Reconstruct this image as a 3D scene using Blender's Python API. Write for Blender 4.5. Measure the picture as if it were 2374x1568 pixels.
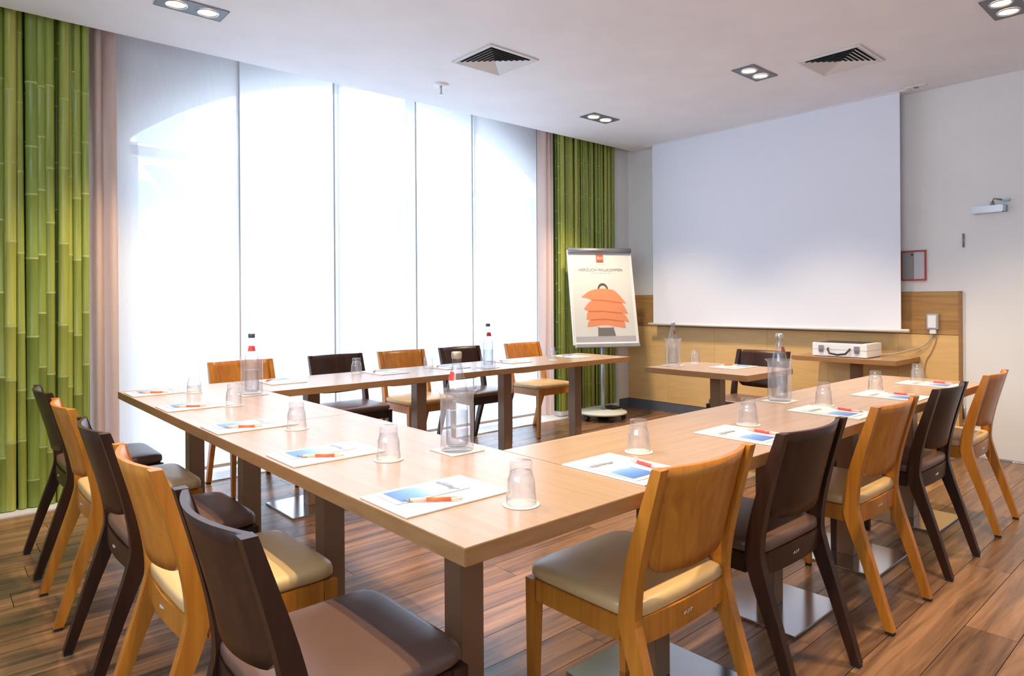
import bpy, bmesh, math, random
from mathutils import Vector, Matrix
random.seed(7)
for o in list(bpy.data.objects): bpy.data.objects.remove(o)
S = bpy.context.scene
C = S.collection

# ------------------------------------------------------------------ camera
F_PX, CX, CY = 1542.2, 1220.26, 696.64
YAW, ROLL = 0.8353, -0.0065
cd = bpy.data.cameras.new('camera'); cam = bpy.data.objects.new('camera', cd); C.objects.link(cam)
cd.sensor_width = 36; cd.lens = F_PX/2374*36; cd.clip_start = 0.05; cd.clip_end = 200
cd.shift_x = -(CX-1187)/2374; cd.shift_y = -(784-CY)/2374
fw = Vector((math.cos(YAW), math.sin(YAW), 0)); rt = Vector((math.sin(YAW), -math.cos(YAW), 0)); up = Vector((0, 0, 1))
rt, up = rt*math.cos(ROLL)+up*math.sin(ROLL), up*math.cos(ROLL)-rt*math.sin(ROLL)
cam.matrix_world = Matrix(((rt.x, up.x, -fw.x, -0.7623), (rt.y, up.y, -fw.y, -1.0219), (rt.z, up.z, -fw.z, 1.2131), (0, 0, 0, 1)))
S.camera = cam

# ------------------------------------------------------------------ world, exposure
SKY = 9.5
w = bpy.data.worlds.new('world'); S.world = w; w.use_nodes = True
wn = w.node_tree.nodes; bg = wn['Background']
bg.inputs[0].default_value = (0.62, 0.79, 1.0, 1); bg.inputs[1].default_value = SKY
pl = bpy.data.lights.new('daylight_portal', 'AREA'); pl.shape = 'RECTANGLE'; pl.size = 4.0; pl.size_y = 3.1
pl.cycles.is_portal = True
po = bpy.data.objects.new('daylight_portal', pl); C.objects.link(po)
po.location = (2.27, 4.5, 1.53); po.rotation_euler = (math.radians(-90), 0, 0)
pl2 = bpy.data.lights.new('daylight_portal', 'AREA'); pl2.shape = 'RECTANGLE'; pl2.size = 1.2; pl2.size_y = 3.0
pl2.cycles.is_portal = True
po2 = bpy.data.objects.new('daylight_portal', pl2); C.objects.link(po2)
po2.location = (-2.45, -.2, 2.1); po2.rotation_euler = (0, math.radians(-90), 0)  # portal for the added window behind the camera
S.cycles.transparent_max_bounces = 32
SPOT_W = 100.0
SPOT_COL = (1.0, 0.77, 0.50)
S.view_settings.view_transform = 'Standard'; S.view_settings.look = 'None'
S.view_settings.exposure = 0.10; S.view_settings.gamma = 1.0
try: S.view_settings.use_curve_mapping = False
except Exception: pass

# ------------------------------------------------------------------ dimensions
H = 2.867; T = 0.74; TT = 0.038; W = 0.589
XS = 5.175; YC = 3.68; YB = 4.22
XR, YR = -2.3, -2.4

# ------------------------------------------------------------------ helpers
class MB:
    def __init__(s): s.bm = bmesh.new()
    def box(s, x0, x1, y0, y1, z0, z1, bevel=0, mat=0):
        v = [s.bm.verts.new((x, y, z)) for x in (x0, x1) for y in (y0, y1) for z in (z0, z1)]
        fs = [s.bm.faces.new([v[i] for i in q]) for q in ((0, 1, 3, 2), (4, 6, 7, 5), (0, 4, 5, 1), (2, 3, 7, 6), (0, 2, 6, 4), (1, 5, 7, 3))]
        for f in fs: f.material_index = mat
        if bevel:
            es = list({e for f in fs for e in f.edges})
            r = bmesh.ops.bevel(s.bm, geom=es, offset=bevel, segments=2, affect='EDGES', clamp_overlap=True)
        return s
    def poly(s, pts, mat=0):
        f = s.bm.faces.new([s.bm.verts.new(p) for p in pts]); f.material_index = mat; return s
    def prism(s, pts, off, mat=0):
        a = [s.bm.verts.new(p) for p in pts]; o = Vector(off)
        b = [s.bm.verts.new(Vector(p)+o) for p in pts]
        n = len(pts)
        fs = [s.bm.faces.new(a), s.bm.faces.new(b[::-1])]
        for i in range(n): fs.append(s.bm.faces.new((a[i], b[i], b[(i+1) % n], a[(i+1) % n])))
        for f in fs: f.material_index = mat
        bmesh.ops.recalc_face_normals(s.bm, faces=fs); return s
    def lathe(s, prof, n=24, c=(0, 0, 0), mats=None, close=False):
        rings = []
        for (r, z) in prof:
            if r < 1e-6: rings.append([s.bm.verts.new((c[0], c[1], c[2]+z))])
            else: rings.append([s.bm.verts.new((c[0]+r*math.cos(2*math.pi*k/n), c[1]+r*math.sin(2*math.pi*k/n), c[2]+z)) for k in range(n)])
        for i in range(len(rings)-1):
            a, b = rings[i], rings[i+1]; m = mats[i] if mats else 0
            for k in range(n):
                l = (k+1) % n
                if len(a) == 1 and len(b) == 1: continue
                if len(a) == 1: f = s.bm.faces.new((a[0], b[l], b[k]))
                elif len(b) == 1: f = s.bm.faces.new((a[k], a[l], b[0]))
                else: f = s.bm.faces.new((a[k], a[l], b[l], b[k]))
                f.material_index = m; f.smooth = True
        return s
    def tube(s, pts, r, n=8, cap=True):
        pts = [Vector(p) for p in pts]; rings = []
        for i, p in enumerate(pts):
            d = (pts[min(i+1, len(pts)-1)]-pts[max(i-1, 0)]).normalized()
            a = d.orthogonal().normalized() if i == 0 else (rings_a - d*rings_a.dot(d)).normalized()
            rings_a = a; b = d.cross(a)
            rr = r[i] if isinstance(r, (list, tuple)) else r
            rings.append([s.bm.verts.new(p+(a*math.cos(2*math.pi*k/n)+b*math.sin(2*math.pi*k/n))*rr) for k in range(n)])
        for i in range(len(rings)-1):
            for k in range(n):
                l = (k+1) % n
                f = s.bm.faces.new((rings[i][k], rings[i][l], rings[i+1][l], rings[i+1][k])); f.smooth = True
        if cap: s.bm.faces.new(rings[0][::-1]); s.bm.faces.new(rings[-1])
        return s
    def grid(s, fn, nu, nv, smooth=True, mat=0):
        v = [[s.bm.verts.new(fn(i/nu, j/nv)) for j in range(nv+1)] for i in range(nu+1)]
        for i in range(nu):
            for j in range(nv):
                f = s.bm.faces.new((v[i][j], v[i+1][j], v[i+1][j+1], v[i][j+1])); f.smooth = smooth; f.material_index = mat
        return s
    def mesh(s, name, mats):
        bmesh.ops.recalc_face_normals(s.bm, faces=s.bm.faces)
        me = bpy.data.meshes.new(name); s.bm.to_mesh(me); s.bm.free()
        for m in (mats if isinstance(mats, (list, tuple)) else [mats]): me.materials.append(m)
        return me
    def build(s, name, mats, parent=None, loc=None):
        return link(name, s.mesh(name, mats), parent, loc)

def link(name, me, parent=None, loc=None):
    o = bpy.data.objects.new(name, me); C.objects.link(o)
    if parent: o.parent = parent
    if loc: o.location = loc
    return o
def tag(o, label, cat, group=None):
    o['label'] = label; o['category'] = cat
    if group: o['group'] = group
    return o
def thing(name, label, cat, loc=(0, 0, 0), rz=0, group=None):
    o = bpy.data.objects.new(name, None); C.objects.link(o); o.location = loc; o.rotation_euler = (0, 0, rz)
    o.empty_display_size = 0.05
    return tag(o, label, cat, group)
def struct(o):
    o['kind'] = 'structure'; return o
def copy_tree(o, parent=None):
    c = o.copy(); C.objects.link(c); c.parent = parent
    for ch in list(o.children): copy_tree(ch, c)
    return c

# ------------------------------------------------------------------ materials
def mat(name, col=(.8, .8, .8), rough=.5, metal=0.0, spec=0.5, coat=0.0):
    m = bpy.data.materials.new(name); m.use_nodes = True
    b = m.node_tree.nodes['Principled BSDF']
    b.inputs['Base Color'].default_value = (*col, 1); b.inputs['Roughness'].default_value = rough
    b.inputs['Metallic'].default_value = metal; b.inputs['Specular IOR Level'].default_value = spec
    b.inputs['Coat Weight'].default_value = coat
    return m
def N(m, t, **kw):
    n = m.node_tree.nodes.new(t)
    for k, v in kw.items(): setattr(n, k, v)
    return n
def L(m, a, b): m.node_tree.links.new(a, b)
def BS(m): return m.node_tree.nodes['Principled BSDF']
def ramp(m, stops):
    r = N(m, 'ShaderNodeValToRGB'); e = r.color_ramp.elements
    while len(e) < len(stops): e.new(.5)
    for i, (p, c) in enumerate(stops): e[i].position = p; e[i].color = (*c, 1)
    return r
def wood(name, c1, c2, scale=(30, 30, 2), rough=.4, spec=.5, rnd=0.0, detail=5, coat=0.0, bump=.03, rot=(0, 0, 0), mid=.5, offset_rnd=False):
    """stretched-noise timber grain in object space; scale small along the grain"""
    m = mat(name, c1, rough, spec=spec, coat=coat)
    tc = N(m, 'ShaderNodeTexCoord'); mp = N(m, 'ShaderNodeMapping'); mp.inputs['Scale'].default_value = scale; mp.inputs['Rotation'].default_value = rot
    L(m, tc.outputs['Object'], mp.inputs['Vector'])
    vec = mp.outputs['Vector']
    oi = N(m, 'ShaderNodeObjectInfo')
    if offset_rnd:
        ad = N(m, 'ShaderNodeVectorMath', operation='ADD'); mu = N(m, 'ShaderNodeMath', operation='MULTIPLY'); mu.inputs[1].default_value = 57.0
        L(m, oi.outputs['Random'], mu.inputs[0]); L(m, vec, ad.inputs[0]); L(m, mu.outputs[0], ad.inputs[1]); vec = ad.outputs[0]
    no = N(m, 'ShaderNodeTexNoise'); no.inputs['Scale'].default_value = 1; no.inputs['Detail'].default_value = detail; no.inputs['Roughness'].default_value = .6; no.inputs['Distortion'].default_value = .6
    L(m, vec, no.inputs['Vector'])
    r = ramp(m, [(max(0, mid-.2), c2), (min(1, mid+.2), c1)]); L(m, no.outputs[0], r.inputs[0])
    out = r.outputs[0]
    if rnd:
        hs = N(m, 'ShaderNodeHueSaturation'); mr = N(m, 'ShaderNodeMapRange'); mr.inputs[3].default_value = 1-rnd; mr.inputs[4].default_value = 1+rnd
        L(m, oi.outputs['Random'], mr.inputs[0]); L(m, mr.outputs[0], hs.inputs['Value']); L(m, out, hs.inputs['Color']); out = hs.outputs[0]
    L(m, out, BS(m).inputs['Base Color'])
    if bump:
        bp = N(m, 'ShaderNodeBump'); bp.inputs['Strength'].default_value = bump; bp.inputs['Distance'].default_value = .01
        L(m, no.outputs[0], bp.inputs['Height']); L(m, bp.outputs[0], BS(m).inputs['Normal'])
    return m
def glass(name, tint=(1, 1, 1), facing=(.75, .78, .82), gl=.0, haze=0):
    """thin clear wall: see-through, mirror-like towards grazing, a little absorption in the long path at the rim"""
    m = bpy.data.materials.new(name); m.use_nodes = True; nt = m.node_tree; nt.nodes.remove(BS(m))
    tr = N(m, 'ShaderNodeBsdfTransparent'); g = N(m, 'ShaderNodeBsdfGlossy'); g.inputs['Roughness'].default_value = .03
    lw = N(m, 'ShaderNodeLayerWeight'); lw.inputs['Blend'].default_value = .35
    mx = N(m, 'ShaderNodeMix', data_type='RGBA'); mx.inputs[6].default_value = (*tint, 1); mx.inputs[7].default_value = (*facing, 1)
    L(m, lw.outputs['Facing'], mx.inputs[0]); L(m, mx.outputs[2], tr.inputs[0])
    l2 = N(m, 'ShaderNodeLayerWeight'); l2.inputs['Blend'].default_value = .5
    fr = N(m, 'ShaderNodeMath', operation='POWER'); fr.inputs[1].default_value = 4.5; L(m, l2.outputs['Facing'], fr.inputs[0])
    ad = N(m, 'ShaderNodeMath', operation='MULTIPLY_ADD', use_clamp=True); ad.inputs[1].default_value = .85; ad.inputs[2].default_value = .035+gl; L(m, fr.outputs[0], ad.inputs[0])
    ms = N(m, 'ShaderNodeMixShader'); L(m, ad.outputs[0], ms.inputs[0]); L(m, tr.outputs[0], ms.inputs[1]); L(m, g.outputs[0], ms.inputs[2])
    out = ms.outputs[0]
    if haze:
        tl = N(m, 'ShaderNodeBsdfTranslucent'); df = N(m, 'ShaderNodeBsdfDiffuse'); h1 = N(m, 'ShaderNodeMixShader'); h2 = N(m, 'ShaderNodeMixShader'); h2.inputs[0].default_value = haze
        for q in (tl, df): q.inputs[0].default_value = (.92, .92, .96, 1)
        L(m, tl.outputs[0], h1.inputs[1]); L(m, df.outputs[0], h1.inputs[2]); L(m, out, h2.inputs[1]); L(m, h1.outputs[0], h2.inputs[2]); out = h2.outputs[0]
    L(m, out, nt.nodes['Material Output'].inputs[0]); return m
def emit(name, col, st):
    m = bpy.data.materials.new(name); m.use_nodes = True; nt = m.node_tree; nt.nodes.remove(BS(m))
    e = N(m, 'ShaderNodeEmission'); e.inputs[0].default_value = (*col, 1); e.inputs[1].default_value = st
    L(m, e.outputs[0], nt.nodes['Material Output'].inputs[0]); return m
def paint(name, col, rough=.6, var=.03, sc=3):
    m = mat(name, col, rough, spec=.3)
    tc = N(m, 'ShaderNodeTexCoord'); no = N(m, 'ShaderNodeTexNoise'); no.inputs['Scale'].default_value = sc; no.inputs['Detail'].default_value = 4
    L(m, tc.outputs['Object'], no.inputs['Vector'])
    r = ramp(m, [(.3, tuple(c*(1-var) for c in col)), (.7, tuple(min(1, c*(1+var)) for c in col))]); L(m, no.outputs[0], r.inputs[0]); L(m, r.outputs[0], BS(m).inputs['Base Color'])
    n2 = N(m, 'ShaderNodeTexNoise'); n2.inputs['Scale'].default_value = 250; L(m, tc.outputs['Object'], n2.inputs['Vector'])
    bp = N(m, 'ShaderNodeBump'); bp.inputs['Strength'].default_value = .04; bp.inputs['Distance'].default_value = .002
    L(m, n2.outputs[0], bp.inputs['Height']); L(m, bp.outputs[0], BS(m).inputs['Normal']); return m

M = {}
M['wall'] = paint('wall_paint', (.78, .77, .75))
M['ceil'] = paint('ceiling_paint', (.84, .86, .91))
M['plank'] = wood('plank_walnut', (.33, .17, .085), (.075, .038, .023), (1.5, 24, 24), .27, .5, .28, 9, bump=.04, offset_rnd=True, mid=.5)
M['sub'] = mat('floor_joint', (.03, .018, .012), .8)
M['oak'] = wood('oak_top', (.42, .28, .175), (.355, .225, .135), (45, 2.5, 45), .25, .6, 0, 5, bump=.006)
M['oakx'] = wood('oak_top_lengthwise', (.42, .28, .175), (.355, .225, .135), (2.5, 45, 45), .25, .6, 0, 5, bump=.006)
M['edge'] = wood('oak_edge_band', (.35, .18, .070), (.28, .13, .046), (8, 8, 60), .4, .4)
M['post'] = mat('bronze_grey_post', (.24, .14, .08), .30, .25)
M['steel'] = mat('brushed_steel_plate', (.62, .63, .64), .16, 1.0)
M['honey'] = wood('honey_beech', (.56, .215, .024), (.36, .115, .010), (34, 34, 1.6), .30, .5, .06, 6, bump=.02, offset_rnd=True)
M['dark'] = wood('espresso_beech', (.046, .018, .010), (.024, .009, .005), (34, 34, 1.6), .33, .28, .05, 6, bump=.02, offset_rnd=True)
def leather(name, c):
    m = mat(name, c, .31, spec=.5)
    tc = N(m, 'ShaderNodeTexCoord'); v = N(m, 'ShaderNodeTexVoronoi'); v.inputs['Scale'].default_value = 420; L(m, tc.outputs['Object'], v.inputs['Vector'])
    bp = N(m, 'ShaderNodeBump'); bp.inputs['Strength'].default_value = .12; bp.inputs['Distance'].default_value = .001
    L(m, v.outputs[0], bp.inputs['Height']); L(m, bp.outputs[0], BS(m).inputs['Normal']); return m
M['tan'] = leather('tan_leather', (.62, .42, .19)); M['brown'] = leather('brown_leather', (.12, .066, .05))
M['rubber'] = mat('black_rubber', (.012, .012, .013), .6)
M['badge'] = mat('pale_badge', (.75, .70, .62), .4)
M['panel'] = wood('maple_panel', (.70, .46, .19), (.62, .39, .15), (3, 3, 30), .42, .4, .04, 4, bump=.01, rot=(0, 0, 0))
M['band'] = wood('bamboo_band', (.46, .26, .085), (.27, .135, .04), (2, 2.2, 42), .42, .4, .05, 6, bump=.02, mid=.45)
M['base'] = mat('slate_baseboard', (.10, .115, .14), .35)
M['white'] = mat('white_plastic', (.80, .80, .80), .4)
M['screen'] = mat('screen_cloth', (.80, .83, .91), .7, spec=.2)
M['black'] = mat('black_plastic', (.015, .015, .017), .35)
M['grey'] = mat('grey_metal', (.30, .31, .33), .35, .7)
M['alu'] = mat('silver_aluminium', (.62, .62, .63), .3, .8)
M['fixture'] = mat('fixture_grey', (.19, .20, .23), .45, .3)
M['bulb'] = emit('lamp_glow', (1, .86, .62), 14)
M['glass'] = glass('clear_glass', (.998, .998, 1), (.80, .82, .86), .05, .05)
M['bottle'] = glass('bottle_glass', (.99, .995, 1), (.55, .58, .62), .05, .03)
M['cooler'] = glass('clear_acrylic', (.985, .985, 1), (.74, .76, .83), .05, .13)
M['pane'] = glass('window_glass', (.98, .99, 1), (.8, .85, .86), .0)
M['paper'] = mat('white_paper', (.68, .665, .64), .55)
M['pulp'] = mat('coaster_paper', (.70, .66, .60), .7)
M['pen'] = mat('orange_pen', (.80, .13, .03), .3); M['pen2'] = mat('pale_peach_plastic', (.85, .50, .38), .3)
M['penr'] = mat('red_pen', (.75, .07, .07), .3); M['penr2'] = mat('pink_plastic', (.85, .42, .42), .3)
M['redframe'] = mat('red_frame', (.42, .045, .035), .4)
M['ink'] = mat('dark_ink', (.07, .075, .08), .6); M['ink2'] = mat('grey_ink', (.36, .37, .38), .6)
M['logo'] = mat('logo_red', (.70, .10, .05), .5); M['logo2'] = mat('logo_brown', (.30, .07, .04), .5)
M['pillow'] = mat('print_orange', (.72, .27, .13), .6); M['pillow2'] = mat('print_orange_deep', (.60, .16, .045), .6)
M['skin'] = mat('print_skin', (.80, .58, .47), .6); M['trouser'] = mat('print_grey', (.16, .16, .165), .6)
M['label'] = mat('bottle_label', (.55, .57, .60), .5); M['lred'] = mat('label_red', (.55, .04, .03), .5)
M['cap'] = mat('bottle_cap', (.42, .33, .25), .4, .4); M['capd'] = mat('grey_bottle_cap', (.10, .105, .115), .4, .4)
def photo(name):
    m = mat(name, (.2, .4, .8), .35)
    tc = N(m, 'ShaderNodeTexCoord'); sp = N(m, 'ShaderNodeSeparateXYZ'); L(m, tc.outputs['Object'], sp.inputs[0])
    no = N(m, 'ShaderNodeTexNoise'); no.inputs['Scale'].default_value = 55; no.inputs['Detail'].default_value = 4; L(m, tc.outputs['Object'], no.inputs['Vector'])
    a = N(m, 'ShaderNodeMath', operation='MULTIPLY_ADD'); a.inputs[1].default_value = .035; L(m, no.outputs[0], a.inputs[0]); L(m, sp.outputs[1], a.inputs[2])
    mr = N(m, 'ShaderNodeMapRange'); mr.inputs[1].default_value = -.085; mr.inputs[2].default_value = .115; L(m, a.outputs[0], mr.inputs[0])
    r = ramp(m, [(0, (.04, .11, .34)), (.30, (.10, .24, .58)), (.50, (.22, .38, .68)), (.56, (.60, .65, .68)), (.78, (.72, .66, .60)), (.84, (.10, .13, .22)), (1, (.72, .72, .72))])
    L(m, mr.outputs[0], r.inputs[0]); L(m, r.outputs[0], BS(m).inputs['Base Color']); return m
M['photo'] = photo('holiday_picture_print')
def fabric_blind():
    m = bpy.data.materials.new('white_voile'); m.use_nodes = True; nt = m.node_tree; nt.nodes.remove(BS(m))
    tr = N(m, 'ShaderNodeBsdfTransparent'); tr.inputs[0].default_value = (.97, .98, 1, 1)
    tl = N(m, 'ShaderNodeBsdfTranslucent'); df = N(m, 'ShaderNodeBsdfDiffuse')
    tc = N(m, 'ShaderNodeTexCoord'); mp = N(m, 'ShaderNodeMapping'); mp.inputs['Scale'].default_value = (60, 60, 2); L(m, tc.outputs['Object'], mp.inputs['Vector'])
    no = N(m, 'ShaderNodeTexNoise'); no.inputs['Scale'].default_value = 4; L(m, mp.outputs[0], no.inputs['Vector'])
    r = ramp(m, [(.3, (.84, .84, .86)), (.7, (.90, .90, .91))]); L(m, no.outputs[0], r.inputs[0])
    L(m, r.outputs[0], tl.inputs[0]); L(m, r.outputs[0], df.inputs[0])
    a = N(m, 'ShaderNodeMixShader'); a.inputs[0].default_value = .60; L(m, tl.outputs[0], a.inputs[1]); L(m, df.outputs[0], a.inputs[2])
    b = N(m, 'ShaderNodeMixShader'); b.inputs[0].default_value = .80; L(m, tr.outputs[0], b.inputs[1]); L(m, a.outputs[0], b.inputs[2])
    L(m, b.outputs[0], nt.nodes['Material Output'].inputs[0]); return m
M['voile'] = fabric_blind(); M['batten'] = mat('batten_grey', (.55, .55, .57), .5)
def drape_mat():
    m = bpy.data.materials.new('dusty_rose_cloth'); m.use_nodes = True; nt = m.node_tree; nt.nodes.remove(BS(m))
    df = N(m, 'ShaderNodeBsdfDiffuse'); tl = N(m, 'ShaderNodeBsdfTranslucent')
    tc = N(m, 'ShaderNodeTexCoord'); mp = N(m, 'ShaderNodeMapping'); mp.inputs['Scale'].default_value = (90, 90, 6); L(m, tc.outputs['Object'], mp.inputs['Vector'])
    no = N(m, 'ShaderNodeTexNoise'); no.inputs['Scale'].default_value = 3; L(m, mp.outputs[0], no.inputs['Vector'])
    r = ramp(m, [(.3, (.78, .60, .52)), (.7, (.82, .66, .58))]); L(m, no.outputs[0], r.inputs[0]); L(m, r.outputs[0], df.inputs[0]); L(m, r.outputs[0], tl.inputs[0])
    a = N(m, 'ShaderNodeMixShader'); a.inputs[0].default_value = .42; L(m, df.outputs[0], a.inputs[1]); L(m, tl.outputs[0], a.inputs[2])
    L(m, a.outputs[0], nt.nodes['Material Output'].inputs[0]); return m
M['drape'] = drape_mat()
def culm_mat(name, a, b):
    m = mat(name, a, .38, spec=.5)
    oi = N(m, 'ShaderNodeObjectInfo'); r = ramp(m, [(0, a), (.5, tuple((x+y)/2 for x, y in zip(a, b))), (1, b)]); L(m, oi.outputs['Random'], r.inputs[0])
    tc = N(m, 'ShaderNodeTexCoord'); mp = N(m, 'ShaderNodeMapping'); mp.inputs['Scale'].default_value = (60, 60, 2.5); L(m, tc.outputs['Object'], mp.inputs['Vector'])
    no = N(m, 'ShaderNodeTexNoise'); no.inputs['Scale'].default_value = 1; no.inputs['Detail'].default_value = 4; L(m, mp.outputs[0], no.inputs['Vector'])
    hs = N(m, 'ShaderNodeHueSaturation'); mr = N(m, 'ShaderNodeMapRange'); mr.inputs[3].default_value = .65; mr.inputs[4].default_value = 1.35
    L(m, no.outputs[0], mr.inputs[0]); L(m, mr.outputs[0], hs.inputs['Value']); L(m, r.outputs[0], hs.inputs['Color']); L(m, hs.outputs[0], BS(m).inputs['Base Color']); return m
M['culm'] = culm_mat('bamboo_green', (.17, .25, .036), (.43, .44, .085))
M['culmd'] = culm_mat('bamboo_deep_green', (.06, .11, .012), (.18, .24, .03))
M['node'] = mat('bamboo_node', (.42, .46, .16), .5)
M['mural'] = mat('bamboo_backing', (.035, .06, .010), .7)
M['louvre'] = mat('louvre_white', (.72, .72, .72), .45); M['void'] = mat('duct_black', (.012, .012, .014), .9)
M['facade'] = paint('pale_facade', (.62, .61, .60)); M['facwin'] = mat('facade_glass', (.22, .25, .28), .2)
M['paving'] = paint('pale_paving', (.50, .49, .48)); M['frame'] = mat('window_frame_paint', (.72, .72, .73), .4)

# ------------------------------------------------------------------ setting
fl = struct(MB().box(XR, XS, YR, YB, -.10, -.012).build('floor', M['sub']))
PW, PL = .163, 1.30
pm = MB().box(-PL/2+.0012, PL/2-.0012, -PW/2+.0012, PW/2-.0012, -.012, 0).mesh('plank', M['plank'])
row = 0; y = YR+PW/2
while y < YB-.02:
    x = XR-(row*.47 % 1)*PL*.98
    while x < XS:
        x0, x1 = max(x, XR), min(x+PL, XS)
        if x1-x0 > .05 and y+PW/2 > -2.0:
            o = link('plank', pm, fl, ((x0+x1)/2, y, 0)); o.scale.x = (x1-x0)/PL
        x += PL
    y += PW; row += 1
struct(MB().box(XR, XS+.12, YR, YC, H, H+.10).build('ceiling', M['ceil']))
struct(MB().box(XR, XS+.12, YC-.02, YB+.25, 3.30, 3.40).box(XR, XS+.12, YC-.10, YC, H+.10, 3.30).build('ceiling_slot', M['ceil']))
# wall with the arched opening behind the blinds
ws = MB()
AX0, AX1, AZ, ACX = .30, 4.24, 2.36, 2.27; HC = (AX1-AX0)/2; SAG = .70; R = (HC*HC+SAG*SAG)/(2*SAG)
arc = [(ACX+R*math.sin(t), AZ+SAG-R+R*math.cos(t)) for t in [(-1+2*k/40)*math.asin(HC/R) for k in range(41)]]
ws.box(XR, AX0, YB, YB+.22, 0, 3.4); ws.box(AX1, XS+.12, YB, YB+.22, 0, 3.4)
for (a, b) in zip(arc[:-1], arc[1:]):
    ws.prism([(a[0], YB, a[1]), (b[0], YB, b[1]), (b[0], YB, 3.4), (a[0], YB, 3.4)], (0, .22, 0))
ws.box(4.99, XS, 3.80, YB, 0, 3.3); ws.box(XR, -1.25, 3.80, YB, 0, 3.3)
struct(ws.build('wall_window', M['wall']))
wsc = MB().box(XS, XS+.12, YR, YB, 0, 3.4)
struct(wsc.build('wall_screen', M['wall']))
struct(MB().box(XR-.12, XS+.12, YR-.12, YR, 0, 3.0).build('wall_right', M['wall']))
struct(MB().box(XR-.12, XR, YR, -1.7, 0, 3.4).box(XR-.12, XR, 1.3, YB+.22, 0, 3.4).box(XR-.12, XR, -1.7, 1.3, 0, 1.5).box(XR-.12, XR, -1.7, 1.3, 2.7, 3.4).build('wall_rear', M['wall']))
w2 = struct(bpy.data.objects.new('added_fill_window', None)); C.objects.link(w2)  # unseen window added behind the camera to bring in cool fill light
for k in range(3): MB().box(XR-.09, XR-.03, -1.7+1.48*k, -1.7+1.48*k+.04, 1.5, 2.7).build('mullion', M['frame'], w2)
for z in (1.5, 2.66): MB().box(XR-.09, XR-.03, -1.7, 1.3, z, z+.04).build('rail', M['frame'], w2)
struct(MB().box(XS-.016, XS, .53, 3.80, 0, .103).box(4.99, XS-.016, 3.786, 3.80, 0, .103).build('baseboard_screen', M['base']))
# timber cladding on the screen wall: separate boards with fine joints
cl = struct(MB().box(XS-.006, XS, .53, 3.80, .103, 1.262).build('trim_1', M['sub']))
ys = [.545, .98, 1.55, 2.12, 2.69, 3.26, 3.80]
for a, b in zip(ys[:-1], ys[1:]):
    yc = (a+b)/2
    link('board', MB().box(-.018, 0, -(b-a)/2+.0004, (b-a)/2-.0004, .105, .9195, .001).mesh('board', M['panel']), cl, (XS-.002, yc, 0))
    link('board', MB().box(-.018, 0, -(b-a)/2+.0005, (b-a)/2-.0005, .9225, 1.26, .001).mesh('board', M['band']), cl, (XS-.002, yc, 0))
MB().box(XS-.03, XS, .525, .545, 0, 1.264).build('end_strip', M['edge'], cl)
struct(MB().box(-1.25, 4.98, 3.745, 4.2, 0, .008).build('trim_2', mat('pale_sill_and_glare', (.72, .72, .74), .35)))  # sill strip, widened into the room so its pale colour imitates floor glare
# window behind the blinds
wd = struct(bpy.data.objects.new('window_1', None)); C.objects.link(wd)
fz = MB()
for x in (.34, 2.20, 4.20): fz.box(x-.035, x+.035, 4.36, 4.42, 0, 2.98 if x == 2.20 else 2.36)
fz.build('mullion', M['frame'], wd)
MB().box(.3, 4.24, 4.36, 4.42, 2.27, 2.34).build('transom', M['frame'], wd)
MB().box(.3, 4.24, 4.36, 4.42, 0, .07).build('bottom_rail', M['frame'], wd)
for a, b in ((.375, 2.165), (2.235, 4.165)):
    MB().box(a, b, 4.385, 4.391, .07, 2.27).build('pane', M['pane'], wd)
MB().prism([(.45, 4.60, 2.25), (.62, 4.60, 2.25), (1.62, 4.60, .95), (1.50, 4.60, .90)], (0, .1, 0)).build('brace', M['frame'], wd)
MB().prism([(.92, 4.60, 1.75), (.84, 4.60, 1.66), (.36, 4.60, 1.10), (.36, 4.60, 1.26)], (0, .1, 0)).build('brace', M['frame'], wd)
# outside
struct(MB().box(-14, 20, YB+.22, 30, -.25, -.15).build('ground_outside', M['paving']))
fb = thing('building', 'pale multi-storey building seen faintly through the blinds', 'building', (3, 17, -.15))
MB().box(-9, 10, 0, 5, 0, 7.2).build('wall', M['facade'], fb)
for r_ in range(3):
    for c_ in range(9):
        x = -8+c_*2.0; z = 1.0+r_*2.1
        p_ = MB().box(x, x+1.1, -.03, .05, z, z+1.2).build('window', M['facwin'], fb)
    MB().box(-9, 10, -.18, 0, .70+r_*2.1, .85+r_*2.1).build('ledge', M['facade'], fb)
# door in the screen wall
dr = struct(bpy.data.objects.new('door_1', None)); C.objects.link(dr)
M['door'] = paint('door_lacquer', (.77, .77, .76), .45, .01)
MB().box(XS-.008, XS+.02, -.46, .505, .008, 2.06, .002).build('leaf', M['door'], dr)
hg = MB().tube([(XS-.012, .515, 1.60), (XS-.012, .515, 1.705)], .007, 10).build('hinge', M['grey'], dr)
MB().tube([(XS-.012, .515, .28), (XS-.012, .515, .38)], .007, 10).build('hinge', M['grey'], dr)
hd = MB().tube([(XS-.01, -.40, 1.05), (XS-.06, -.40, 1.05), (XS-.06, -.28, 1.05)], .009, 10).build('handle', M['alu'], dr)
dc = thing('door_closer', 'grey metal closer with folding arm at the top of the white door', 'door closer', (XS-.008, .35, 1.87))
MB().box(-.055, 0, -.10, .095, -.025, .028, .006).build('body', M['alu'], dc)
MB().box(-.052, -.003, -.118, -.1005, -.024, .027, .004).build('end_cap', M['grey'], dc)
MB().tube([(-.03, -.03, .028), (-.03, -.03, .052)], .012, 10).build('spindle', M['grey'], dc)
MB().tube([(-.03, -.03, .05), (-.06, -.045, .075), (-.012, -.10, .062)], .006, 6).build('arm', M['grey'], dc)
MB().box(-.03, 0, -.135, -.09, .052, .068, .002).build('bracket', M['grey'], dc)

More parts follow.
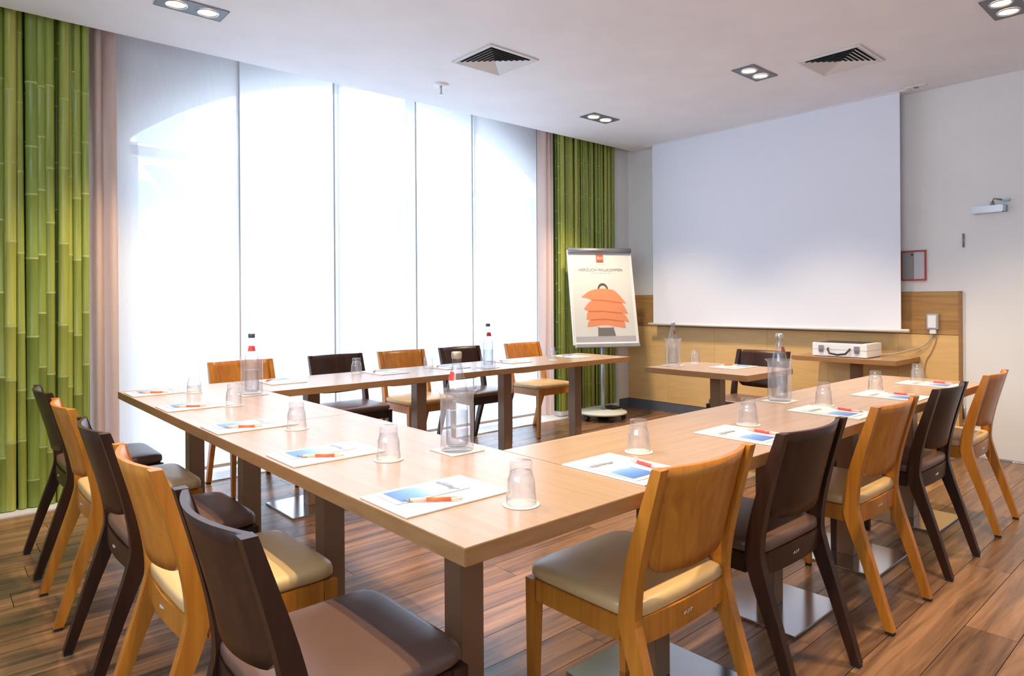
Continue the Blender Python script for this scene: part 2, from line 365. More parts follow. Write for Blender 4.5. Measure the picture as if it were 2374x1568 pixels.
# ------------------------------------------------------------------ blinds, drapes, bamboo
bl = [(.165, .968, 'far left white voile panel beside the left drape'), (.952, 1.765, 'second white voile panel from the left drape'),
      (1.705, 2.495, 'middle white voile panel of the five over the window'), (2.40, 3.175, 'second white voile panel from the right drape'),
      (3.115, 3.965, 'white voile panel beside the right drape and bamboo')]
for k, (a, b, lab) in enumerate(bl):
    yy = 4.03+(.022 if k % 2 else 0)
    t = thing('blind_panel', lab, 'blind', ((a+b)/2, yy, 0), 0, 'white voile panels over the arched window')
    hw = (b-a)/2
    MB().grid(lambda u, v: (-hw+2*hw*u, .004*math.sin(v*3+k)*math.sin(u*6), .045+(3.28-.045)*v), 6, 8).build('cloth', M['voile'], t)
    MB().box(-hw, hw, -.006, .006, .022, .046, .002).build('bottom_bar', mat('bottom_bar', (.42, .36, .31), .5), t)
    MB().box(-hw, hw, -.008, .008, 3.275, 3.30).build('top_rail', M['white'], t)
    for s_ in (-1, 1): MB().box(s_*(hw-.005)-.005, s_*(hw-.005)+.005, -.005, .005, .046, 3.275).build('side_batten', M['batten'], t)
def drape(name, lab, x0, x1, y, n, amp, seed):
    t = thing(name, lab, 'drape', ((x0+x1)/2, y, 0), 0, 'dusty rose drapes beside the window')
    hw = (x1-x0)/2
    def fn(u, v):
        ph = u*n*2*math.pi+seed; wv = 1-.10*math.sin(v*4+seed)
        return (-hw+2*hw*u+.008*math.sin(ph*1.0+1+v), amp*math.sin(ph)*wv+.012*math.sin(ph*.37+v*2), .02+3.24*v)
    MB().grid(fn, n*10, 12).build('cloth', M['drape'], t)
    MB().box(-hw, hw, -.02, .02, 3.262, 3.29).build('curtain_tape', M['white'], t)
drape('drape', 'dusty rose drape between the large bamboo panel and the blinds', .0, .165, 3.95, 2, .05, .4)
drape('drape', 'dusty rose drape between the blinds and the far bamboo panel', 3.95, 4.115, 3.95, 3, .045, 2.0)

def culm(seed, r, h, big):
    rnd = random.Random(seed); prof = []; mats = []
    z = 0; nx = rnd.uniform(.1, .4)
    prof.append((r, 0))
    while True:
        if nx >= h: prof.append((r, h)); mats.append(0); break
        prof += [(r*1.0, nx-.010), (r*1.09, nx-.004), (r*.99, nx), (r*1.07, nx+.005), (r*1.0, nx+.011)]
        mats += [0, 0, 1, 1, 0]
        nx += rnd.uniform(.28, .5) if big else rnd.uniform(.22, .42)
    return prof, mats
def bamboo(name, lab, x0, x1, y, zb, count, rr, backs, seed, seeds=5):
    rnd = random.Random(seed)
    t = thing(name, lab, 'bamboo panel', ((x0+x1)/2, y, zb), 0, 'bamboo panels beside the window')
    hw = (x1-x0)/2; top = 3.25-zb
    MB().box(-hw, hw, .075, .09, 0, top).build('backing', M['mural'], t)
    if zb > .03: MB().box(-hw, hw, -.01, .09, -.045, -.001).build('skirting', M['white'], t)
    fronts, rears = [], []
    for q in range(seeds):
        p, ms = culm(seed*50+q, rr, top, rr > .02); fronts.append(MB().lathe(p, 12, mats=ms).mesh('culm', [M['culm'], M['node']]))
        p, ms = culm(seed*70+q, rr*.8, top, rr > .02); rears.append(MB().lathe(p, 8, mats=ms).mesh('culm', [M['culmd'], M['node']]))
    for k in range(count):
        x = -hw+2*hw*(k+.5)/count+rnd.uniform(-.25, .25)*2*hw/count
        s = rnd.uniform(.62, 1.12); x = max(-hw+rr, min(hw-rr, x))
        o = link('culm', fronts[k % seeds], t, (x, rnd.uniform(.0, .022), 0)); o.scale = (s, s, 1); lean = .011 if rr > .02 else .006
        o.rotation_euler = (0, rnd.uniform(-lean, lean), rnd.uniform(0, 6))
    for k in range(backs):
        x = -hw+2*hw*(k+.5)/backs; s = rnd.uniform(.6, 1.1)
        o = link('culm', rears[k % seeds], t, (max(-hw+rr, min(hw-rr, x)), rnd.uniform(.045, .055), 0)); o.scale = (s, s, 1); o.rotation_euler = (0, rnd.uniform(-.012, .012), rnd.uniform(0, 6))
    return t
bamboo('bamboo_panel', 'large green bamboo panel filling the left edge, behind the first chairs', -1.20, .005, 3.86, .012, 26, .031, 30, 3)
bamboo('bamboo_panel', 'far green bamboo panel behind the flip chart', 4.10, 4.985, 3.84, .06, 34, .0165, 36, 11)

# ------------------------------------------------------------------ projection screen
ps = thing('projection_screen', 'large white projection screen hanging on the far wall', 'screen', (5.05, 2.143, 0))
MB().box(-.002, .002, -1.223, 1.223, .96, H+.02).build('cloth', M['screen'], ps)
MB().tube([(-.0, -1.283, .95), (0, 1.285, .95)], .014, 10).build('bottom_bar', M['white'], ps)
MB().box(-.035, .035, -1.30, 1.30, H-.004, H+.03).build('ceiling_slot', M['ceil'], ps)

# ------------------------------------------------------------------ tables
def table(lab, x0, x1, y0, y1, posts, along, g='light oak tables of the U'):
    cx, cy = (x0+x1)/2, (y0+y1)/2
    t = thing('conference_table', lab, 'table', (cx, cy, 0), 0, g)
    hx, hy = (x1-x0)/2-.0006, (y1-y0)/2-.0006
    tp = MB().box(-hx, hx, -hy, hy, T-TT+.0005, T, .0012)
    me = tp.mesh('top', [M['oakx'] if along == 'x' else M['oak'], M['edge']])
    for p in me.polygons:
        if abs(p.normal.z) < .5: p.material_index = 1
    link('top', me, t)
    for k, (px, py) in enumerate(posts):
        px -= cx; py -= cy
        MB().box(px-.0375, px+.0375, py-.0375, py+.0375, .012, T-TT, .002).build('post', M['post'], t)
        MB().box(px-.2, px+.2, py-.2, py+.2, .0005, .012, .002).build('base_plate', M['steel'], t)
    return t
LB = 3.0766; LX = 3.567; LR = 3.582
table('oak table at the near corner of the U', 0, W, 0, 1.56, [(W/2, .40), (W/2, 1.186)], 'y')
table('oak table at the far left corner of the U by the blinds', 0, W, 1.56, LB, [(W/2, 1.971), (W/2, 2.765)], 'y')
table('oak table in the row along the window, nearer the left corner', W, 2.08, LB-W, LB, [(.946, LB-W/2), (1.70, LB-W/2)], 'x')
table('oak table at the flip chart end of the window row', 2.08, LX, LB-W, LB, [(2.456, LB-W/2), (3.216, LB-W/2)], 'x')
table('oak table beside the near corner in the right-hand row', W, 2.09, 0, W, [(.97, W/2), (1.722, W/2)], 'x')
table('oak table at the far right end of the right-hand row by the door', 2.09, LR, 0, W, [(2.47, W/2), (3.27, W/2)], 'x')
table('separate small oak presenter table in the gap of the U', 2.98, 3.58, 1.10, 1.885, [(3.28, 1.49)], 'y', None)
table('oak side table against the far wall carrying the silver case', 4.61, 5.145, .812, 1.62, [(4.88, 1.20)], 'y', None)

# ------------------------------------------------------------------ chairs (local: back at y=0, facing +y)
def smooth(pts, n=4):
    out = []
    for i in range(len(pts)-1):
        p0 = pts[max(i-1, 0)]; p1 = pts[i]; p2 = pts[i+1]; p3 = pts[min(i+2, len(pts)-1)]
        for k in range(n):
            t = k/n
            out.append(tuple(.5*((2*b)+(-a+c)*t+(2*a-5*b+4*c-d)*t*t+(-a+3*b-3*c+d)*t**3) for a, b, c, d in zip(p0, p1, p2, p3)))
    out.append(pts[-1]); return out
BACK = smooth([(-.132, .012), (-.070, .22), (-.020, .38), (-.008, .46), (-.030, .60), (-.088, .815)])
FRNT = smooth([(-.102, .012), (-.028, .22), (.034, .38), (.042, .46), (.012, .60), (-.060, .815)])
def backline(z):
    for (a, b) in zip(BACK[:-1], BACK[1:]):
        if a[1] <= z <= b[1]: return a[0]+(b[0]-a[0])*(z-a[1])/(b[1]-a[1])
    return BACK[-1][0]
HW = .215
def chair_meshes(wm, cm):
    d = {}
    for s in (-1, 1):
        x0 = s*HW; off = -s*.030
        d['rear', s] = MB().prism([(x0, y, z) for y, z in BACK]+[(x0, y, z) for y, z in FRNT[::-1]], (off, 0, 0)).mesh('leg', wm)
        m = MB(); bx = s*(HW-.018); ys_ = .365
        m.prism([(bx-.017, ys_-.019, .43), (bx+.017, ys_-.019, .43), (bx+.017, ys_+.019, .43), (bx-.017, ys_+.019, .43)], (0, 0, -.01))
        bot = [(bx-.011+s*.004, ys_-.008, .012), (bx+.011+s*.004, ys_-.008, .012), (bx+.011+s*.004, ys_+.016, .012), (bx-.011+s*.004, ys_+.016, .012)]
        top = [(bx-.017, ys_-.019, .4201), (bx+.017, ys_-.019, .4201), (bx+.017, ys_+.019, .4201), (bx-.017, ys_+.019, .4201)]
        va = [m.bm.verts.new(p) for p in bot]; vb = [m.bm.verts.new(p) for p in top]
        m.bm.faces.new(va[::-1]); m.bm.faces.new(vb)
        for k in range(4): m.bm.faces.new((va[k], va[(k+1) % 4], vb[(k+1) % 4], vb[k]))
        d['front', s] = m.mesh('leg', wm)
        d['fglide', s] = MB().box(bx-.010+s*.004, bx+.010+s*.004, ys_-.007, ys_+.015, .0005, .0118).mesh('foot_glide', M['rubber'])
        d['rglide', s] = MB().box(s*(HW-.015)-.013, s*(HW-.015)+.013, -.130, -.104, .0005, .0118).mesh('foot_glide', M['rubber'])
        d['side', s] = MB().box(s*(HW-.005)-.011, s*(HW-.005)+.011 if s < 0 else s*(HW-.005), .043, .3455, .372, .432, .002).mesh('side_rail', wm) if s > 0 else MB().box(-HW+.005, -HW+.005+.0, .043, .3455, .372, .432).mesh('x', wm)
    for s in (-1, 1):
        a, b = sorted((s*(HW-.004), s*(HW-.024)))
        d['side', s] = MB().box(a, b, .043, .3455, .372, .432, .002).mesh('side_rail', wm)
    d['frontrail'] = MB().box(-HW+.0355, HW-.0355, .357, .379, .372, .432, .002).mesh('front_rail', wm)
    def rail(u, v):
        pass
    m = MB(); n = 12; pts = []
    for k in range(n+1):
        x = -HW+.030+(2*HW-.06)*k/n; b = .012*(1-(2*k/n-1)**2); pts.append((x, .0-b))
    m.prism([(x, y-.002, .368) for x, y in pts]+[(x, y+.020, .368) for x, y in pts[::-1]], (0, 0, .066)); d['rearrail'] = m.mesh('rear_rail', wm)
    # cushion: domed pad with rounded rim
    m = MB()
    SE = .24
    def sq(u, e): return math.copysign(abs(u)**e, u)
    rings = []; cx, cy, ax, ay = 0, .192, HW-.002, .200
    def ring(k, z):
        out = []
        for q in range(44):
            a = 2*math.pi*q/44; c, s_ = math.cos(a), math.sin(a)
            x = sq(c, SE)*ax*k; yv = cy+sq(s_, SE)*ay*k
            if yv < .044 and abs(x) > HW-.033: x = math.copysign(HW-.033, x)
            if yv < .05: yv = max(yv, .000-.010*(1-(x/(HW-.033))**2) if abs(x) <= HW-.033 else .044)
            out.append(m.bm.verts.new((x, yv, z)))
        return out
    for k, z in ((.975, .4335), (1.0, .440), (1.0, .454), (.988, .463), (.955, .469), (.88, .473), (.60, .4765), (.15, .478)): rings.append(ring(k, z))
    m.bm.faces.new(rings[0][::-1]); m.bm.faces.new(rings[-1])
    for a, b in zip(rings[:-1], rings[1:]):
        for q in range(44):
            f = m.bm.faces.new((a[q], a[(q+1) % 44], b[(q+1) % 44], b[q])); f.smooth = True
    d['seat'] = m.mesh('seat', cm)
    # curved back panel
    m = MB(); XP = HW-.0305; th = .013
    def bottom(x): a = abs(x)/XP; return .532+.012*a*a+(.050*((a-.72)/.28)**2 if a > .72 else 0)
    def pan(off):
        def fn(u, v):
            x = -XP+2*XP*u; z = bottom(x)+(.814-bottom(x))*v
            return (x, backline(z)+.014-.038*(1-(2*u-1)**2)+off, z)
        return fn
    nu, nv = 18, 8
    for off in (0, th):
        m.grid(pan(off), nu, nv)
    m.bm.verts.ensure_lookup_table(); base = (nu+1)*(nv+1); V = lambda s, i, j: m.bm.verts[s*base+i*(nv+1)+j]
    for i in range(nu):
        for j in (0, nv): m.bm.faces.new((V(0, i, j), V(0, i+1, j), V(1, i+1, j), V(1, i, j)))
    for j in range(nv):
        for i in (0, nu): m.bm.faces.new((V(0, i, j), V(0, i, j+1), V(1, i, j+1), V(1, i, j)))
    d['back'] = m.mesh('backrest', wm)
    cu = MB(); z0 = .400
    cu.tube([(-.020, -.0142, z0-.002), (-.012, -.0147, z0+.004), (-.006, -.015, z0-.004), (.001, -.015, z0+.005), (.007, -.015, z0-.003), (.013, -.0147, z0+.006), (.018, -.0143, z0+.001)], .0012, 5)
    d['badge'] = cu.mesh('maker_mark', M['badge'])
    return d
CM = {'honey': chair_meshes(M['honey'], M['tan']), 'dark': chair_meshes(M['dark'], M['brown'])}
proto = {}
def chair(kind, lab, x, y, rz, group):
    if kind not in proto:
        d = CM[kind]; t = thing('dining_chair', lab, 'chair'); proto[kind] = t
        for s in (-1, 1):
            a = link('leg', d['rear', s], t); link('foot_glide', d['rglide', s], a)
            b = link('leg', d['front', s], t); link('foot_glide', d['fglide', s], b)
            link('side_rail', d['side', s], t)
        link('front_rail', d['frontrail'], t); rr = link('rear_rail', d['rearrail'], t); link('maker_mark', d['badge'], rr)
        link('seat', d['seat'], t); link('backrest', d['back'], t)
    else: t = copy_tree(proto[kind])
    t['label'] = lab; t['group'] = group; t.location = (x, y, 0); t.rotation_euler = (0, 0, rz)
    return t
gR, gL, gW = 'chairs along the right-hand row', 'chairs along the left-hand row', 'chairs along the window row'
for kind, x, rz, lab in [
    ('honey', .712, .0, 'honey wood chair in front, nearest on the right-hand row'),
    ('dark', 1.312, -.01, 'dark wood chair second in the right-hand row, next to the nearest honey chair'),
    ('honey', 2.014, .0, 'honey wood chair between the two dark chairs of the right-hand row'),
    ('dark', 2.69, .0, 'dark wood chair second from the door in the right-hand row'),
    ('honey', 3.455, .02, 'honey wood chair at the end of the right-hand row by the door')]:
    chair(kind, lab, x, -.002, rz, gR)
for kind, yy, rz, lab in [
    ('dark', .34, 0, 'dark wood chair nearest the camera at the bottom left'),
    ('honey', .95, 0, 'honey wood chair next to the nearest dark chair on the left'),
    ('dark', 1.55, 0, 'dark wood chair between the two honey chairs on the left'),
    ('honey', 2.178, 0, 'honey wood chair second from the bamboo on the left'),
    ('dark', 2.793, 0, 'dark wood chair farthest on the left, in front of the bamboo')]:
    chair(kind, lab, -.283, yy, -math.pi/2+rz, gL)
for kind, x, lab in [
    ('honey', .84, 'honey wood chair by the window behind the leftmost bottle cooler'),
    ('dark', 1.534, 'dark wood chair by the window, left of the middle honey chair'),
    ('honey', 2.103, 'honey wood chair in the middle of the window row'),
    ('dark', 2.686, 'dark wood chair by the window behind the right bottle cooler'),
    ('honey', 3.416, 'honey wood chair by the window nearest the flip chart')]:
    chair(kind, lab, x, 3.59, math.pi, gW)
chair('dark', 'dark wood chair behind the separate presenter table', 3.97, 1.565, math.pi/2, 'chair at the presenter table')

# ------------------------------------------------------------------ table ware
def pad_set(cx, cy, rz, where, red=False, z=T):
    """A4 pad, leaflet and pen; local x = reader's right, y = away from the reader"""
    cz, sz = math.cos(rz), math.sin(rz)
    P = lambda x, y: (cx+x*cz-y*sz, cy+x*sz+y*cz)
    o = link('notepad', PADM, None, (cx, cy, z+.0005)); o.rotation_euler = (0, 0, rz); tag(o, 'white writing pad '+where, 'notepad', 'writing pads on the tables')
    lx, ly = P(-.035, -.012)
    t = thing('leaflet', 'picture leaflet on the pad '+where, 'leaflet', (lx, ly, z+.0050), rz+random.uniform(-.05, .05), 'picture leaflets on the pads')
    link('card', LEAFM, t); link('picture', PICM, t)
    px, py = P(.048, -.045)
    p = thing('ballpoint_pen', ('red' if red else 'orange')+' ballpoint pen on the pad '+where, 'pen', (px, py, z+.0102), rz+(-.10 if red else -.62)+random.uniform(-.08, .08), 'ballpoint pens on the pads')
    k = 1 if red else 0
    link('barrel', PEN[k][0], p); link('grip', PEN[k][1], p); link('tip', PEN[k][2], p); link('clip', PEN[k][3], p)
PADM = MB().box(-.104, .104, -.148, .148, 0, .0035, .0005).mesh('notepad', M['paper'])
LEAFM = MB().box(-.052, .052, -.105, .105, 0, .0012).mesh('card', M['paper'])
PICM = MB().box(-.047, .047, -.088, .098, .00122, .0015).mesh('picture', M['photo'])
def pen(a, b):
    bar = MB().tube([(0, -.012, 0), (0, .060, 0)], .0047, 10).mesh('barrel', b)
    grip = MB().tube([(0, -.052, 0), (0, -.0121, 0)], [.0040, .0047], 10).mesh('grip', a)
    tip = MB().tube([(0, -.066, 0), (0, -.0521, 0)], [.0010, .0038], 10).mesh('tip', M['grey'])
    clip = MB().box(-.0016, .0016, .020, .062, .0047, .0062).box(-.003, .003, .060, .070, -.003, .0061).mesh('clip', a)
    return bar, grip, tip, clip
PEN = [pen(M['pen'], M['pen2']), pen(M['penr'], M['penr2'])]
# swap so that the grip is pale and the barrel saturated
PEN = [(MB().tube([(0, -.012, 0), (0, .045, 0)], .0048, 10).mesh('barrel', c1), MB().tube([(0, -.050, 0), (0, -.0121, 0)], [.0038, .0046], 10).mesh('grip', c2),
        MB().tube([(0, -.066, 0), (0, -.0501, 0)], [.0009, .0036], 10).mesh('tip', M['grey']), MB().tube([(0, .0451, 0), (0, .072, 0)], [.0044, .0030], 10).box(-.0015, .0015, .02, .06, .0046, .006).mesh('clip', c2))
       for c1, c2 in ((M['pen'], M['pen2']), (M['penr'], M['penr2']))]
TUMP = [(.0365, 0), (.0345, .018), (.0325, .050), (.0318, .058), (.0290, .063), (.0268, .078), (.0262, .094), (.0250, .099), (0, .100)]
TUMI = [(.0352, .0003), (.0332, .018), (.0312, .050), (.0300, .058), (.0272, .064), (.0245, .076), (.0, .080)]
TUM = MB().lathe(TUMP, 28).lathe(TUMI, 28)
TUM = TUM.mesh('body', M['glass'])
DOILY = MB().lathe([(0, 0), (.043, 0), (.044, .0008), (.043, .0016), (0, .0016)], 28).mesh('paper_coaster', M['pulp'])
def tumbler(x, y, where, z=T, coaster=True):
    if coaster:
        c = link('paper_coaster', DOILY, None, (x, y, z+.0004)); tag(c, 'round white paper coaster under the glass '+where, 'coaster', 'round paper coasters'); z += .0022
    t = link('tumbler', TUM, None, (x, y, z+.0002)); tag(t, 'clear tumbler standing upside down '+where, 'glass', 'upturned tumblers')
base_pads = [(.158, .327, 'at the near corner of the left-hand row'), (.162, .93, 'second from the near corner, left-hand row'), (.158, 1.575, 'at the middle of the left-hand row'),
             (.158, 2.24, 'second from the blinds in the left-hand row'), (.158, 2.872, 'at the far left corner beside the blinds')]
base_gl = [(.261, .131), (.263, .729), (.262, 1.388), (.285, 2.135), (.283, 2.732)]
for (x, y, wh), (gx, gy) in zip(base_pads, base_gl):
    pad_set(x, y, -math.pi/2, wh); tumbler(gx, gy, wh)
r_pads = [(.69, .175, 'behind the nearest honey chair'), (1.352, .176, 'at the second place of the right-hand row'), (2.03, .174, 'at the third place of the right-hand row'),
          (2.68, .177, 'at the fourth place of the right-hand row'), (3.30, .19, 'at the last right-hand place by the door')]
r_gl = [(.881, .278), (1.533, .275), (2.187, .280), (2.83, .30), (3.35, .27)]
for k, ((x, y, wh), (gx, gy)) in enumerate(zip(r_pads, r_gl)):
    pad_set(x, y, 0, wh, True); tumbler(gx, gy, wh, z=T+(.0045 if k == 4 else 0), coaster=k < 4)
w_pads = [(.80, 2.89, 'at the leftmost window place'), (1.50, 2.89, 'at the second window place'), (1.99, 2.87, 'at the middle window place'),
          (2.58, 2.87, 'at the fourth window place'), (3.25, 2.86, 'at the window place nearest the flip chart')]
w_gl = [None, (1.335, 2.96), (1.875, 2.93), None, (2.90, 2.73)]
for (x, y, wh), g in zip(w_pads, w_gl):
    pad_set(x, y, math.pi, wh)
    if g: tumbler(g[0], g[1], wh)
pad_set(3.40, 1.44, math.pi/2, 'on the presenter table'); tumbler(3.43, 1.77, 'on the presenter table')

# bottle coolers
COOL = MB().lathe([(0, .0), (.050, .0), (.0525, .004), (.0525, .165), (.054, .176), (.060, .184), (.066, .188), (.0660, .190)], 32).mesh('cooler', M['cooler'])
BOT = MB().lathe([(0, 0), (.030, 0), (.0345, .005), (.0350, .02), (.0350, .150), (.0335, .172), (.027, .205), (.019, .235), (.0150, .255), (.0140, .272), (.0150, .274), (.0150, .281), (.0135, .283)], 28).mesh('glass_body', M['bottle'])
WAT = MB().lathe([(0, .006), (.031, .006), (.0335, .010), (.0335, .110), (0, .110)], 24).mesh('water', glass('water', (.93, .95, .96), (.72, .75, .78), .02))
LAB = MB().lathe([(.0353, .045), (.0353, .112)], 28).mesh('label', M['label'])
NECK = MB().lathe([(.0275, .206), (.0195, .236)], 28).mesh('neck_label', M['lred'])
COAST = MB().box(-.062, .062, -.062, .062, 0, .0022, .0006).mesh('square_coaster', M['pulp'])
CAPS = [MB().lathe([(.0148, .274), (.0165, .277), (.0165, .292), (.0150, .296), (0, .296)], 20).mesh('cap', m_) for m_ in (M['cap'], M['capd'], M['alu'])]
def arc_patch(r0, z0, r1, z1, a0, a1, n=8):
    return lambda u, v: ((r0+(r1-r0)*v)*math.cos(a0+(a1-a0)*u), (r0+(r1-r0)*v)*math.sin(a0+(a1-a0)*u), z0+(z1-z0)*v)
NECKP = MB().grid(arc_patch(.0274, .207, .0200, .234, 0, 1.5), 8, 3).mesh('neck_label', M['lred'])
LABP = MB().grid(arc_patch(.0354, .05, .0354, .115, 0, 2.6), 12, 2).mesh('label', M['label'])
for x, y, k, rz, wh in [(.483, .684, 0, 2.2, 'at the inner corner nearest the camera'), (.479, 2.448, 1, 3.6, 'at the far left inner corner'),
                        (2.179, 2.633, 1, 3.6, 'in the window row before the dark chair'), (2.169, .475, 2, 4.9, 'in the right-hand row'), (3.20, 1.80, 2, 5.2, 'on the presenter table')]:
    c = link('square_coaster', COAST, None, (x, y, T+.0004)); tag(c, 'square pale coaster under the bottle cooler '+wh, 'coaster', 'square coasters')
    c = link('bottle_cooler', COOL, None, (x, y, T+.003)); tag(c, 'clear flared bottle cooler '+wh, 'bottle cooler', 'clear bottle coolers')
    t = thing('water_bottle', 'glass water bottle inside the cooler '+wh, 'bottle', (x, y, T+.0162), rz, 'water bottles')
    link('glass_body', BOT, t); link('water', WAT, t); link('cap', CAPS[k], t); link('neck_label', NECKP, t)

# ------------------------------------------------------------------ flip chart
fc = thing('flip_chart', 'grey flip chart stand on castors with a printed welcome sheet in the corner', 'flip chart', (4.345, 3.47, 0), 0)
MB().lathe([(0, .060), (.20, .060), (.235, .064), (.245, .075), (.235, .086), (.08, .098), (0, .099)], 36).build('base_disc', mat('pale_grey_base', (.58, .60, .52), .4), fc)
MB().box(.05, .21, -.08, .08, .0985, .118, .008).build('storage_tray', M['black'], fc)
MB().lathe([(0, .005), (.055, .005), (.075, .055), (0, .055)], 20).build('counterweight', M['black'], fc)
for k in range(5):
    a = 2*math.pi*k/5+.5; cx, cy = .205*math.cos(a), .205*math.sin(a)
    MB().tube([(cx-.012*math.sin(a), cy+.012*math.cos(a), .0265), (cx+.012*math.sin(a), cy-.012*math.cos(a), .0265)], .026, 14).box(cx-.008, cx+.008, cy-.008, cy+.008, .03, .062).build('castor', M['black'], fc)
MB().tube([(0, 0, .09), (0, 0, .80)], .022, 14).tube([(0, 0, .78), (0, 0, 1.10)], .016, 12).build('pole', mat('pole_grey_blue', (.34, .38, .42), .35, .5), fc)
bd = bpy.data.objects.new('board', None); C.objects.link(bd); bd.parent = fc
# board frame: normal faces the camera side; x' along the board, y' = out of the sheet, z' up the sheet
phi = math.radians(180)+YAW+math.radians(14)
lean = math.radians(12.5)
nrm = Vector((math.cos(phi)*math.cos(lean), math.sin(phi)*math.cos(lean), math.sin(lean)))
bxv = Vector((-math.sin(phi), math.cos(phi), 0)); bzv = nrm.cross(bxv)
org = Vector((0, 0, .765))+Vector((math.cos(phi), math.sin(phi), 0))*.12
bd.matrix_local = Matrix(((bxv.x, nrm.x, bzv.x, org.x), (bxv.y, nrm.y, bzv.y, org.y), (bxv.z, nrm.z, bzv.z, org.z), (0, 0, 0, 1)))
# bxv points to the left as seen from the front when nrm is out of the sheet -> mirror the drawing coordinate
sgn = 1 if bxv.dot(rt) > 0 else -1
BW, BH = .335, .985
def bpart(name, fn, m):
    b = MB(); fn(b); return b.build(name, m, bd)
bpart('backplate', lambda b: b.box(-BW, BW, -.018, 0, 0, BH, .004), M['white'])
for a_ in (-BW-.012, BW+.0005): bpart('edge_profile', lambda b: b.box(a_, a_+.0115, -.02, .006, 0, BH, .003), M['white'])
bpart('pen_tray', lambda b: b.box(-BW, BW, .0005, .05, -.03, .004, .004), M['alu'])
bpart('clamp_bar', lambda b: b.tube([(-BW-.005, .012, BH-.01), (BW+.005, .012, BH-.01)], .026, 12), M['grey'])
PX = .318
bpart('paper_sheet', lambda b: b.box(-PX, PX, .0006, .002, .03, BH-.03), mat('printed_sheet', (.64, .66, .65), .55))
def dpoly(b, pts, y=.0024): b.prism([(sgn*x, y-.0003, z) for x, z in pts], (0, .0006, 0))
def sheet_print(name, polys, m, y=.0026):
    b = MB()
    for p in polys: dpoly(b, p, y)
    return b.build(name, m, bd)
import itertools
def rr(x0, x1, z0, z1): return [(x0, z0), (x1, z0), (x1, z1), (x0, z1)]
sheet_print('grey_footer', [rr(-PX, PX, .032, .085)], mat('footer_grey', (.40, .41, .45), .5))
sheet_print('logo', [rr(-.042, .036, .868, .935)], M['logo']); sheet_print('logo_base', [rr(-.042, .036, .850, .866)], M['logo2'])
sheet_print('logo_lettering', [rr(-.030, -.025, .885, .905), rr(-.030, -.025, .910, .915), rr(-.019, -.014, .885, .918), rr(-.014, -.004, .885, .889), rr(-.014, -.004, .899, .903), rr(-.005, -.001, .889, .899),
                               rr(.004, .009, .885, .905), rr(.004, .009, .910, .915), rr(.014, .026, .885, .889), rr(.014, .026, .893, .897), rr(.014, .026, .901, .905)], mat('logo_pale', (.88, .62, .52), .5), .0032)
sheet_print('fine_print', [rr(-.10+.034*k, -.10+.034*k+.026, .829, .832) for k in range(6)]+[rr(-.11+.045*k, -.11+.045*k+.038, .735, .741) for k in range(5)], M['ink2'])
def text_mesh(body, size, m, name):
    cu = bpy.data.curves.new(name, 'FONT'); cu.body = body; cu.size = size; cu.align_x = 'CENTER'; cu.extrude = .0003
    o = bpy.data.objects.new(name, cu); C.objects.link(o); bpy.context.view_layer.update()
    me = bpy.data.meshes.new_from_object(o.evaluated_get(bpy.context.evaluated_depsgraph_get())); bpy.data.objects.remove(o)
    me.materials.clear(); me.materials.append(m); return me
tm = text_mesh('HERZLICH WILLKOMMEN', .043, M['ink'], 'headline')
wd_ = max(v.co.x for v in tm.vertices)-min(v.co.x for v in tm.vertices); kx = .47/wd_
tm.transform(Matrix.Diagonal((kx*sgn, kx, 1, 1))); tm.transform(Matrix(((1, 0, 0, 0), (0, 0, 1, .0028), (0, 1, 0, .757), (0, 0, 0, 1))))
link('headline', tm, bd)
# figure behind a pile of four pillows
def ell(cx, cz, ax, az, a0=0, a1=360, n=20): return [(cx+ax*math.cos(math.radians(a0+(a1-a0)*k/n)), cz+az*math.sin(math.radians(a0+(a1-a0)*k/n))) for k in range(n+1)]
sheet_print('figure_hair', [ell(.005, .570, .056, .062, 0, 180)], M['ink'], .0025)
sheet_print('figure_face', [ell(.005, .560, .040, .046, 0, 180)], M['skin'], .0029)
sheet_print('figure_trousers', [[(-.085, .086), (.105, .086), (.082, .19), (-.078, .19)]], M['trouser'], .0025)
sheet_print('figure_hands', [[(-.085, .195), (.09, .195), (.075, .172), (-.065, .172)]], M['skin'], .0027)
pil = [[(-.235, .485), (-.15, .545), (-.05, .572), (.06, .570), (.14, .545), (.245, .42), (.20, .428), (.10, .445), (-.02, .455), (-.12, .462), (-.18, .480)],
       [(-.215, .365), (-.13, .450), (0, .458), (.10, .447), (.20, .420), (.255, .310), (.19, .322), (.02, .338), (-.10, .342), (-.17, .345)],
       [(-.195, .255), (-.165, .345), (-.02, .345), (.12, .333), (.21, .315), (.262, .225), (.20, .235), (.05, .258), (-.10, .255)],
       [(-.190, .180), (-.155, .256), (0, .264), (.13, .250), (.205, .237), (.215, .165), (.12, .180), (0, .200), (-.10, .190)]]
def soft(p):
    i = max(range(len(p)), key=lambda q: p[q][0])
    return smooth(p[:i+1], 3)+smooth(p[i:]+[p[0]], 3)[1:-1]
for k, p in enumerate(soft(q) for q in pil): sheet_print('printed_pillow', [p], M['pillow'], .0036-.0001*k)
sheet_print('pillow_shadow', [[(-.13, .462), (.02, .455), (.20, .428), (.195, .418), (.02, .444), (-.125, .452)], [(-.17, .345), (-.02, .347), (.19, .322), (.185, .312), (-.02, .336), (-.165, .333)], [(-.155, .258), (0, .266), (.20, .238), (.195, .228), (0, .254), (-.150, .246)]], M['pillow2'], .0042)

